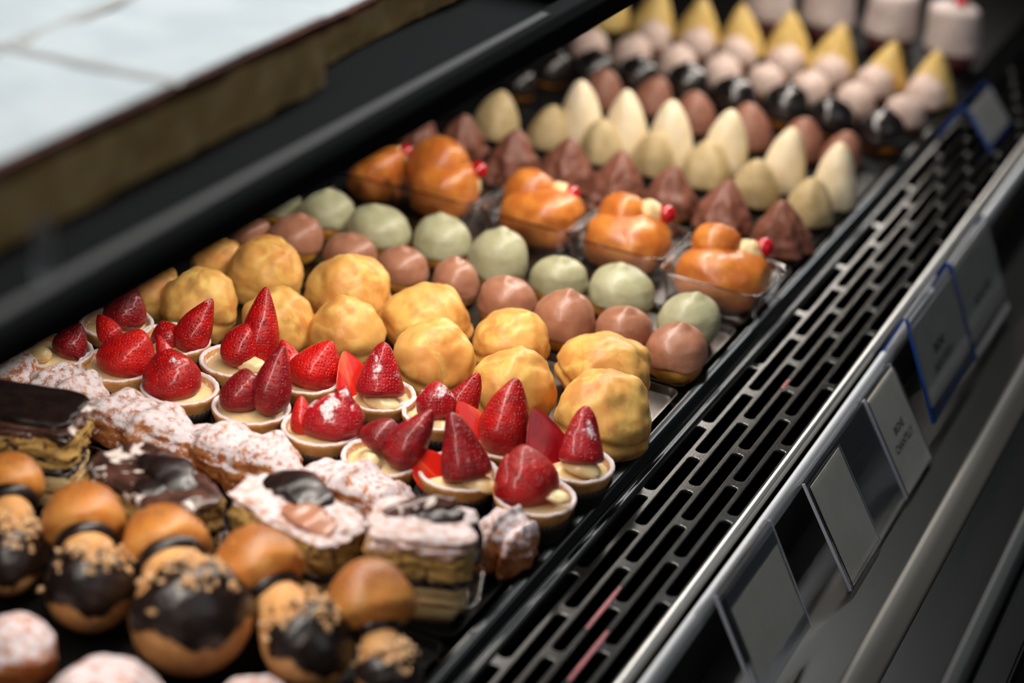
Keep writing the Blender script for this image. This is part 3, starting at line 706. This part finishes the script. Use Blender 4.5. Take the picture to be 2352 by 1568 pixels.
for i, ((cx, cy), lab, grp, bers, lumps) in enumerate(T):
    c = P(cx, cy, DZ+.0262); t = thing('strawberry_tart', lab, 'tart', (c.x, c.y, DZ), grp)
    rz = random.uniform(0, 6.28)
    put('paper_cup', CUP, t, (0, 0, 0), (0, 0, rz)); put('tart_shell', SHELL, t, (0, 0, .0008), (0, 0, rz))
    put('custard', CUST[i % 3], t, (0, 0, .0218), (0, 0, rz))
    d = depth((c.x, c.y, .035))
    for k, (b, tp, w, kind, mat, off, face, curl) in enumerate(bers):
        berry(t, d, b, tp, w, kind, mat, off, face, curl, 'strawberry' if kind not in ('slice', 'half') else 'strawberry_slice', i*5+k)
    for k, (cc, w, h) in enumerate(lumps): lump(t, d, cc, w, h, -.008, i+k)

# ------------------------------------------------------------------ sugared flaky rolls
def roll_mesh(seed, L, R):
    rnd = random.Random(seed); a0 = rnd.uniform(0, 6.28)
    def ex(v, d, th, ph):
        u = v.x/(L/2); ang = math.atan2(v.z, v.y)
        k = 1+.11*sin(u*8.5+ang*1.0+a0)+.05*sin(u*17+2*ang)
        tap = 1-.18*abs(u)**2
        return Vector((v.x*(1+.03*sin(3*ang+a0)), v.y*k*tap, v.z*k*tap))
    return blob('sugared_roll', L/2, R, R*.95, M['roll'], .10, 1.8, seed, p=2.8, flat=.80, nu=72, nv=56, extra=ex, fine=.03, ffreq=6)
R_ = [(1160, 1240, 132, .020, 'sugared flaky roll at the grille end, behind the white-iced cake slice'), (818, 1132, 275, .0195, 'sugared flaky roll second from the grille, below the tarts'),
      (562, 1048, 300, .0195, 'sugared flaky roll third from the grille with a browned spot at its end'), (325, 978, 300, .0195, 'sugared flaky roll fourth from the grille with a dark baked end'),
      (158, 905, 210, .019, 'sugared flaky roll fifth from the grille, behind the dark chocolate slice'), (25, 862, 130, .019, 'sugared flaky roll at the left frame edge under the shelf')]
for i, (px, py, w, r, lab) in enumerate(R_):
    p = P(px, py, .02); L = size(w, p)/.93
    o = put('sugared_roll', roll_mesh(31+i, L, r), None, (p.x, p.y, DZ), (0, 0, random.uniform(-.06, .06)-.05)); tag(o, lab, 'pastry', 'sugared flaky rolls')

# ------------------------------------------------------------------ chocolate topped cake slices in clear trays
def slab(name, sx, sy, z0, z1, mat, amp, seed, p=9, fine=.012, nu=84, nv=44, tilt=0.0):
    def ex(v, d, th, ph):
        return Vector((v.x, v.y, v.z+tilt*v.x))
    m = blob(name, sx/2, sy/2, (z1-z0)/2, mat, amp, 2.2, seed, p=p, nu=nu, nv=nv, fine=fine, ffreq=7, extra=ex)
    for v in m.vertices: v.co.z += (z0+z1)/2
    return m
def ribbon(name, pts, w, th, mat, seed):
    """a curled sheet of chocolate lying along pts"""
    pts = [Vector(p) for p in pts]; vs = []; fs = []; n = len(pts)
    dense = []
    for k in range((n-1)*6+1):
        u = k/6; j = min(int(u), n-2); f = u-j; a = pts[max(j-1, 0)]; b = pts[j]; c = pts[j+1]; e = pts[min(j+2, n-1)]
        dense.append(.5*((2*b)+(c-a)*f+(2*a-5*b+4*c-e)*f*f+(3*b-a-3*c+e)*f**3))
    N = len(dense)
    for k, q in enumerate(dense):
        d = (dense[min(k+1, N-1)]-dense[max(k-1, 0)]).normalized(); sd = d.cross(Vector((0, 0, 1))).normalized(); tp = sin(pi*(k+.35)/(N-.3))**.22*(1+.25*nz((k*.35, seed, 2), Vector((0, 0, 0))))
        for j in range(9):
            a = -1+2*j/8; vs.append(q+sd*(a*w*tp)+Vector((0, 0, th*(1-a*a)+.0016*nz((k*.3, a, seed), Vector((0, 0, 0))))))
    for k in range(N-1):
        for j in range(8): fs.append((k*9+j, k*9+j+1, (k+1)*9+j+1, (k+1)*9+j))
    base = len(vs); vs += [v-Vector((0, 0, .0025)) for v in vs[:base]]
    fs += [tuple(base+i for i in f[::-1]) for f in fs[:]]
    rim = [k*9 for k in range(N)]+[(N-1)*9+j for j in range(1, 9)]+[k*9+8 for k in range(N-2, -1, -1)]+[j for j in range(7, 0, -1)]
    for i in range(len(rim)): a, b = rim[i], rim[(i+1) % len(rim)]; fs.append((a, b, base+b, base+a))
    return mesh(name, vs, fs, mat)
S = [(-.0345, -.2365, .36, .0595, .046, 'cake slice nearest the grille with thick white icing and dark chocolate curls', 1, .056),
     (-.1155, -.255, -.25, .078, .044, 'cake slice second from the grille, turned cornerwise, with melted chocolate on icing', 2, .050),
     (-.2015, -.274, -.29, .080, .048, 'cake slice third from the grille under a glossy marbled chocolate top', 3, .050),
     (-.288, -.258, .31, .070, .048, 'tall cake slice at the left edge under a flat dark chocolate plate', 4, .056)]
for i, (fx, fy, rz, sx, sy, lab, sd, hh) in enumerate(S):
    p = Vector((fx-sin(rz)*sy/2, fy+cos(rz)*sy/2, 0))
    plastic_tray('plastic_tray', ['clear plastic tray with curled edges under the white-iced slice nearest the grille', 'clear plastic tray under the cornerwise second slice', 'clear plastic tray under the marbled chocolate slice', 'clear plastic tray under the tall slice at the left edge'][i], 'clear trays of the cake slices', p.x, p.y, sx/2+.005, sy/2+.004, .017, rz, .010)
    t = thing('cake_slice', lab, 'cake slice', (p.x, p.y, DZ+.0008), 'chocolate topped cake slices', rz)
    put('puff_pastry_base', slab('puff_pastry_base', sx*.94, sy*.94, .0008, hh*.44, M['layers'], .05, sd, 9, .025), t)
    put('chocolate_layer', slab('chocolate_layer', sx*.97, sy*.97, hh*.40, hh*.52, M['dark_choc'], .09, sd+20, 6, .05), t)
    put('sponge', slab('sponge', sx*.99, sy*.99, hh*.45, hh*(.84, .93, .88, .88)[i], M['sponge'], .09, sd+30, 6, .05), t)
    put('icing', slab('icing', sx*.97, sy*.95, hh*(.70, .84, .80, .80)[i], hh*.98, (M['icing'], M['icing'], M['swirl'], M['swirl'])[i], .14, sd+40, 5, .05), t)
    z = hh*.96
    if i == 0:
        put('chocolate_curl', ribbon('chocolate_curl', [(-.022, -.002, z), (-.008, .006, z+.0035), (.006, .012, z+.005), (.016, .016, z+.003)], .007, .003, M['swirl'], 3), t)
        put('chocolate_curl', ribbon('chocolate_curl', [(-.004, .0, z), (.010, .004, z+.002), (.022, .006, z), (.0275, .002, z-.012), (.027, -.006, z-.02)], .008, .002, M['dark_choc'], 5), t)
    elif i == 1:
        put('chocolate_curl', ribbon('chocolate_curl', [(-.034, .008, z), (-.020, .012, z+.004), (-.004, .010, z+.004), (.010, .006, z+.001)], .014, .002, M['dark_choc'], 7), t)
        put('chocolate_curl', ribbon('chocolate_curl', [(-.004, -.004, z+.001), (.008, -.006, z+.003), (.020, -.007, z+.003), (.031, -.004, z)], .011, .0015, M['milk_choc'], 9), t)
    elif i == 2:
        put('chocolate_curl', ribbon('chocolate_curl', [(-.020, .010, z), (-.004, .010, z+.004), (.012, .006, z+.003), (.026, .0, z-.003)], .012, .003, M['dark_choc'], 11), t)
        put('chocolate_curl', ribbon('chocolate_curl', [(.0, -.008, z), (.014, -.010, z+.001), (.027, -.012, z-.010)], .010, .002, M['dark_choc'], 13), t)
    else:
        put('chocolate_plate', slab('chocolate_plate', sx*.95, sy*.9, hh*.97, hh*1.05, M['dark_choc'], .08, 77, 5, .02), t)

# ------------------------------------------------------------------ cream puff mushrooms with chocolate and hazelnut
def stem_profile(s):
    pts = [(0, 0), (.04, .42), (.10, .66), (.2, .88), (.32, 1.0), (.46, .97), (.6, .82), (.72, .66), (.84, .56), (.94, .52), (1.0, .50)]
    for a, b in zip(pts, pts[1:]):
        if s <= b[0]: return a[1]+(b[1]-a[1])*(s-a[0])/(b[0]-a[0])
    return .5
def stem_surf(L, R, seed, inflate=0.0, n=64, nu=72):
    s0 = Vector((seed*1.1, seed*2.3, 0)); vs = []
    for j in range(n+1):
        s = j/n
        for i in range(nu):
            th = 2*pi*i/nu; q = 1+.05*fbm((cos(th), sin(th), s*2.5), s0); r = stem_profile(s)*R*q+inflate*min(1, s*8)
            vs.append(Vector((r*cos(th), r*sin(th), s*L-inflate*(1-min(1, s*8)))))
    return vs, n, nu
def mushroom(label, cap_px, bulb_px, capw, bulbw, i, cz=.040, bz=None):
    pc = P(cap_px[0], cap_px[1], cz); d = depth(pc)
    Rc = capw*d/FPX/2; pb0 = P(bulb_px[0], bulb_px[1], .024); Rb = bulbw*depth(pb0)/FPX/2
    pb = P(bulb_px[0], bulb_px[1], Rb*.93+DZ)
    ax = (pc-pb); dist = ax.length; z = ax.normalized()
    x = z.cross(Vector((0, 0, 1))).normalized(); y = z.cross(x)*-1       # y roughly up
    if y.z < 0: y = -y; x = -x
    x = y.cross(z)
    t = thing('puff_mushroom', label, 'pastry', (pb.x, pb.y, DZ), 'cream puff mushrooms with hazelnuts')
    rot = Matrix((x, y, z)).transposed().to_4x4()
    L = dist-Rc*.15+Rb*.33
    org = pb-z*(Rb*.40)
    mat = Matrix.Translation(org-t.location) @ rot
    vs, n, nu = stem_surf(L, Rb, 5+i)
    fs = [(j*nu+k, j*nu+(k+1) % nu, (j+1)*nu+(k+1) % nu, (j+1)*nu+k) for j in range(n) for k in range(nu)]+[tuple(range(n*nu, n*nu+nu))]
    o = put('puff_stem', mesh('puff_stem', vs, fs, M['mushroom_stem']), t); o.matrix_basis = mat
    # chocolate dip: a thick shell over the upper front of the bulb, with two lobes
    vs2, n, nu = stem_surf(L, Rb, 5+i, .0012)
    keep = set()
    for j in range(n):
        for k in range(nu):
            s = (j+.5)/n; th = 2*pi*(k+.5)/nu-pi/2; th = (th+pi) % (2*pi)-pi   # 0 = up
            edge = .50+.08*sin(3*th+i)+.05*sin(7*th+2*i)-.12*exp(-(th/.25)**2)
            w = 1.30+.15*sin(s*20+i)-.35*exp(-((s-.03)/.06)**2)
            if .015 < s < edge and abs(th) < w: keep.add((j, k))
    fs2 = [(j*nu+k, j*nu+(k+1) % nu, (j+1)*nu+(k+1) % nu, (j+1)*nu+k) for (j, k) in keep]
    used = sorted({a for f in fs2 for a in f}); ix = {a: q for q, a in enumerate(used)}
    me = mesh('chocolate_dip', [vs2[a] for a in used], [tuple(ix[a] for a in f) for f in fs2], M['dark_choc'])
    c = put('chocolate_dip', me, t); c.matrix_basis = mat
    sm = c.modifiers.new('thick', 'SOLIDIFY'); sm.thickness = .0016; sm.offset = 0
    ss = c.modifiers.new('soft', 'SUBSURF'); ss.levels = 1; ss.render_levels = 1
    # chopped nuts
    rnd = random.Random(40+i); nv = []; nf = []
    for q in range(64):
        if q < 40: s = rnd.gauss(.50, .06); th = rnd.gauss(0, .6)
        else: s = rnd.uniform(.2, .45); th = rnd.gauss(.15, .30)
        s = max(.1, min(.7, s)); r = stem_profile(s)*Rb+.0026; a = th+pi/2
        c0 = Vector((r*cos(a), r*sin(a), s*L)); sz = rnd.uniform(.0014, .0030)
        b0 = len(nv); mr = Matrix.Rotation(rnd.uniform(0, 6.28), 3, Vector((rnd.uniform(-1, 1), rnd.uniform(-1, 1), 1)).normalized())
        for v in ((1.3, 0, 0), (-1.1, .2, 0), (0, .9, .1), (.1, -.8, 0), (.1, 0, .7), (0, .1, -.7)): nv.append(c0+mr @ (Vector(v)*sz))
        for f in ((0, 2, 4), (2, 1, 4), (1, 3, 4), (3, 0, 4), (2, 0, 5), (1, 2, 5), (3, 1, 5), (0, 3, 5)): nf.append(tuple(b0+g for g in f))
    c = put('chopped_hazelnuts', mesh('chopped_hazelnuts', nv, nf, M['nuts'], False), t); c.matrix_basis = mat; c['kind'] = 'stuff'
    # ring of chocolate and the cap, tipped a little upwards
    ring = lathe('chocolate_ring', [(Rb*.50+.0046*cos(a), .0056*sin(a)) for a in [2*pi*q/12 for q in range(12)]], M['dark_choc'], 48, None, True)
    c = put('chocolate_ring', ring, t); c.matrix_basis = mat @ Matrix.Translation((0, 0, dist-Rc*.50+Rb*.40))
    def ex(v, dd, th, ph): return Vector((v.x, v.y, v.z if v.z > 0 else v.z*.45))
    capm = blob('puff_cap', Rc, Rc, Rc*1.18, M['cap'], .05, 1.3, 50+i, nu=56, nv=36, extra=ex)
    c = put('puff_cap', capm, t); zz = (z*1.0+Vector((0, 0, .25))).normalized(); xx = zz.cross(Vector((0, 1, 0))).normalized(); yy = zz.cross(xx)
    c.matrix_basis = Matrix.Translation(pc-t.location) @ Matrix((xx, yy, zz)).transposed().to_4x4()
MU = [((854, 1402), (905, 1600), 208, 150, 'cream puff mushroom nearest the grille, cap above a plain tan stem'), ((600, 1325), (745, 1530), 214, 210, 'cream puff mushroom second from the grille with a glossy orange-brown cap'),
      ((383, 1268), (458, 1470), 204, 280, 'cream puff mushroom third from the grille with a broad two-lobed chocolate dip'), ((195, 1212), (215, 1395), 192, 216, 'cream puff mushroom fourth from the grille with many nuts on its chocolate'),
      ((28, 1122), (18, 1330), 150, 170, 'cream puff mushroom cut by the left edge of the frame')]
for i, (a, b, cw, bw, lab) in enumerate(MU): mushroom(lab, a, b, cw, bw, i)

# sugared buns nearest the lens
for i, (px, py, w, k, lab) in enumerate([(42, 1500, 180, .85, 'sugared bun in the lower left corner of the frame'), (245, 1640, 290, .75, 'wide sugared bun at the bottom edge before the mushrooms'), (585, 1635, 190, .7, 'sugared bun barely rising above the bottom edge under the widest mushroom')]):
    w0 = size(w, P(px, py, .02)); hh = w0*k
    p = P(px, py, hh*.45); o = put('sugared_bun', blob('sugared_bun', w0/2, w0/2, hh*.6, M['bun'], .10, 1.5, 130+i, flat=.65, nu=56, nv=40, fine=.02, ffreq=6), None, (p.x, p.y, DZ))
    tag(o, lab, 'pastry', 'sugared buns in the foreground')

# ------------------------------------------------------------------ shelf with the big sugared cake
SZ = .28; SX = -.0600
sh = thing('glass_shelf', 'blurred black shelf crossing the upper left with a grey front trim', 'shelf', (0, 0, SZ))
put('shelf_board', boxm('shelf_board', -.62, SX-.016, Y0, Y1, .003, .0165, M['shelf_black']), sh)
prof = rounded_profile([(SX-.016, .0), (SX, .0), (SX-.002, .012), (SX-.006, .0165), (SX-.0085, .0175), (SX-.018, .0175)], .0012)
put('front_profile', extrude_y('front_profile', prof, Y0, Y1, M['shelf_black'], False), sh)
put('front_trim', extrude_y('front_trim', [(SX-.0085, .0172), (SX-.0085, .0186), (SX-.0140, .0186), (SX-.0140, .0172)], Y0, P(1300, 42, SZ+.018).y, M['stripe']), sh)
ZT = SZ+.0167
def cake(name, label, xf, y0, y1, xb, h, seed):
    t = thing(name, label, 'cake', (xf, (y0+y1)/2, ZT), 'sugared sheet cakes on the shelf')
    sx = xf-xb; sy = y1-y0
    def gridbox(nm, x0, x1, z0, z1, mat, amp, inset=0.0):
        ny, nx = 120, 40; vs = []; fs = []
        # a closed loop profile swept along y with noise
        loop = [(x1, z0), (x1, z0+(z1-z0)*.25), (x1, z0+(z1-z0)*.5), (x1, z0+(z1-z0)*.75), (x1, z1)]+[(x1+(x0-x1)*k/nx, z1) for k in range(1, nx+1)]+[(x0, z0)]
        m = len(loop)
        for j in range(ny+1):
            y = -sy/2+inset+(sy-2*inset)*j/ny
            for (x, z) in loop:
                a = amp*fbm((x*22, y*22, z*30), Vector((seed, 0, 0)), 4)
                vs.append((x+(a if x == x1 else 0), y, z+(a*.6 if z == z1 else 0)))
        for j in range(ny):
            for k in range(m): fs.append((j*m+k, j*m+(k+1) % m, (j+1)*m+(k+1) % m, (j+1)*m+k))
        fs += [tuple(range(m))[::-1], tuple(range(ny*m, ny*m+m))]
        return mesh(nm, vs, fs, mat, False)
    put('sponge', gridbox('sponge', -sx, 0, 0, h*.84, M['cake_side'], .003), t)
    put('browned_crust', gridbox('browned_crust', -sx, .0012, h*.80, h*.97, M['crust'], .004), t)
    put('icing_sugar', gridbox('icing_sugar', -sx+.002, -.002, h*.94, h, M['cake_sugar'], .003, .001), t)
    return t
yA = PX(780, 190, -.100).y
CH = PX(700, 92, -.100).z-ZT+.002
c1 = cake('sheet_cake', 'large blurred sheet cake covered in white icing sugar at the upper left, scored crosswise', -.108, Y0+.02, yA, -.58, CH, 3)
yB = P(1195, 6, ZT).y
c2 = cake('sheet_cake', 'farther sugared sheet cake set back behind the end of the large one', -.125, yA+.004, yB, -.58, CH-.012, 8)
def scoreline(a, b, par):
    za = ZT+CH+.0006; p, q = P(a[0], a[1], za), P(b[0], b[1], za); d = (q-p).normalized(); s = Vector((-d.y, d.x, 0))*.0045
    vs = [p-s, p+s, q+s, q-s]; vs = [v-par.location for v in vs]; n = 24; V = []; F = []
    for k in range(n+1):
        u = k/n; c = p.lerp(q, u)-par.location; w = .8+.4*nz((u*6, 1, 1), Vector((0, 0, 0)))
        V += [c-s*w, c-s*w*.4+Vector((0, 0, .0008)), c+s*w*.4+Vector((0, 0, .0008)), c+s*w]
    for k in range(n):
        for j in range(3): F.append((4*k+j, 4*k+j+1, 4*k+j+5, 4*k+j+4))
    put('score_mark', mesh('score_mark', V, F, M['score']), par)
scoreline((-60, 92), (420, 190), c1); scoreline((-40, 128), (330, -20), c1)
pt = P(1262, 12, ZT)
bt = thing('black_tray', 'small black tray at the end of the shelf cake, top of the frame', 'tray', (pt.x-.03, pt.y+.03, ZT))
put('tray_body', boxm('tray_body', -.035, .028, -.028, .06, 0, .018, M['frame'], .002), bt)
pt = PX(112, 640, -.078)
cl = thing('price_clip', 'frosted price clip standing at the shelf edge before the sheet cake, lower left', 'clip', (-.080, pt.y, ZT))
put('clip_plate', boxm('clip_plate', -.001, .001, -.006, .006, 0, .024, M['clip'], .0004), cl)

# ------------------------------------------------------------------ price tags: folded clear tents standing over the rail
def tent(label, y0, y1, za, mats, card, lines=(), xa=.105, xb=.148, zb=-.063, xk=.0883, zk=-.02, cy=(0, 1), group='folded acrylic price tags', textscale=1.0, ct=(.10, .92), edge=None):
    t = thing('price_tag', label, 'price tag', (xa, (y0+y1)/2, zb), group)
    A = Vector((0, 0, za-zb)); B = Vector((xb-xa, 0, 0)); K = Vector((xk-xa, 0, zk-zb)); th = .0017; hy = (y1-y0)/2
    def leaf(nm, p, q, mat, off0=0.0, off1=th, ya=-hy, yb=hy, bev=.0004):
        d = (q-p).normalized(); n = Vector((-d.z, 0, d.x)); n = n if n.z > 0 else -n
        c = [p+n*off0, q+n*off0, q+n*off1, p+n*off1]
        bm = bmesh.new(); v0 = [bm.verts.new((v.x, ya, v.z)) for v in c]; v1 = [bm.verts.new((v.x, yb, v.z)) for v in c]
        for k in range(4): bm.faces.new((v0[k], v0[(k+1) % 4], v1[(k+1) % 4], v1[k]))
        bm.faces.new(v0[::-1]); bm.faces.new(v1); bmesh.ops.recalc_face_normals(bm, faces=bm.faces)
        if bev: bmesh.ops.bevel(bm, geom=list(bm.edges), offset=bev, segments=2, affect='EDGES')
        me = bpy.data.meshes.new(nm); bm.to_mesh(me); bm.free(); me.materials.append(mat); return put(nm, me, t), d, n
    f, d, n = leaf('front_leaf', A, B, M['acrylic'])
    leaf('back_leaf', A+Vector((-.0006, 0, 0)), K, M['acrylic'])
    if not edge:
        for s in (-1, 1):
            leaf('edge_strip', A, B, M['pale_edge'], -.0001, th+.0002, s*hy-.0005, s*hy+.0005, 0)
    if edge:
        for s in (-1, 1):
            y = s*hy
            leaf('edge_strip', A, B, M['blue_edge'], -.0002, th+.0004, y-.0009, y+.0009, 0)
            leaf('edge_strip', A+Vector((-.0006, 0, 0)), K, M['blue_edge'], -.0002, th+.0004, y-.0009, y+.0009, 0)
        leaf('edge_strip', A+(B-A)*.9, B, M['blue_edge'], th+.0001, th+.0007, -hy, hy, 0)
    L = (B-A).length
    p = A+d*(L*ct[0]); q = A+d*(L*ct[1])
    c, _, _ = leaf('paper_card', p, q, M[card], th+.0003, th+.0007, -hy+(y1-y0)*cy[0]+.0015, -hy+(y1-y0)*cy[1]-.0015, 0)
    # a thin clear pocket over the card
    leaf('clear_pocket', A+d*(L*.04), A+d*(L*.98), M['acrylic'], th+.0011, th+.0017, -hy+(y1-y0)*cy[0]*.6, -hy+(y1-y0)*cy[1], 0)
    for (txt, u, v, s) in lines:
        cu = bpy.data.curves.new('lettering', 'FONT'); cu.body = txt; cu.size = s; cu.align_x = 'CENTER'; cu.align_y = 'CENTER'; cu.extrude = .00004; cu.offset = .00022
        tmp = bpy.data.objects.new('tmp', cu); COL.objects.link(tmp); bpy.context.view_layer.update()
        me = bpy.data.meshes.new_from_object(tmp.evaluated_get(bpy.context.evaluated_depsgraph_get())); bpy.data.objects.remove(tmp)
        me.materials.clear(); me.materials.append(M['ink'])
        o = put('lettering', me, c); pos = A+d*(L*u)+n*(th+.00078)+Vector((0, v*hy, 0)); ex = Vector((0, 1, 0)); ey = -d; ez = ex.cross(ey)
        o.matrix_basis = Matrix.Translation(pos) @ Matrix((ex, ey, ez)).transposed().to_4x4()
    return t
tent('clear price tag reading BIGNE CHANTILLY with a full pale card', .180, .247, .003, None, 'card', [('BIGNE', .47, .0, .0082), ('CHANTILLY', .61, .0, .0082)], ct=(.03, .97))
tent('wide clear price tag with plain grey card in its near half', .039, .177, .003, None, 'card', cy=(0.02, .5), ct=(.06, .95))
tent('blurred clear price tag nearest the lens with pale card', -.134, -.036, .014, None, 'card', zb=-.049, xb=.1415, cy=(.08, .96), ct=(.2, .85))
tent('blue-edged price tag with two lines of lettering, beyond the BIGNE CHANTILLY tag', .279, .403, .027, None, 'card_blue', [('BIGNE', .48, -.15, .010), ('NOCCIOLA', .64, -.1, .010)], zb=-.049, xb=.140, edge=True, ct=(.10, .86))
tent('darker blue-edged price tag with one visible line, farther along the front rail', .418, .540, .022, None, 'card_blue', [('PISTACCHIO', .56, .0, .010)], zb=-.055, xb=.140, edge=True, ct=(.02, .84))
tent('farthest blue-edged price tag, standing on the grille at the upper right', .785, .875, .034, None, 'card_blue', [], edge=True, xa=.028, xb=.060, zb=-.0028, xk=.008, zk=.0)
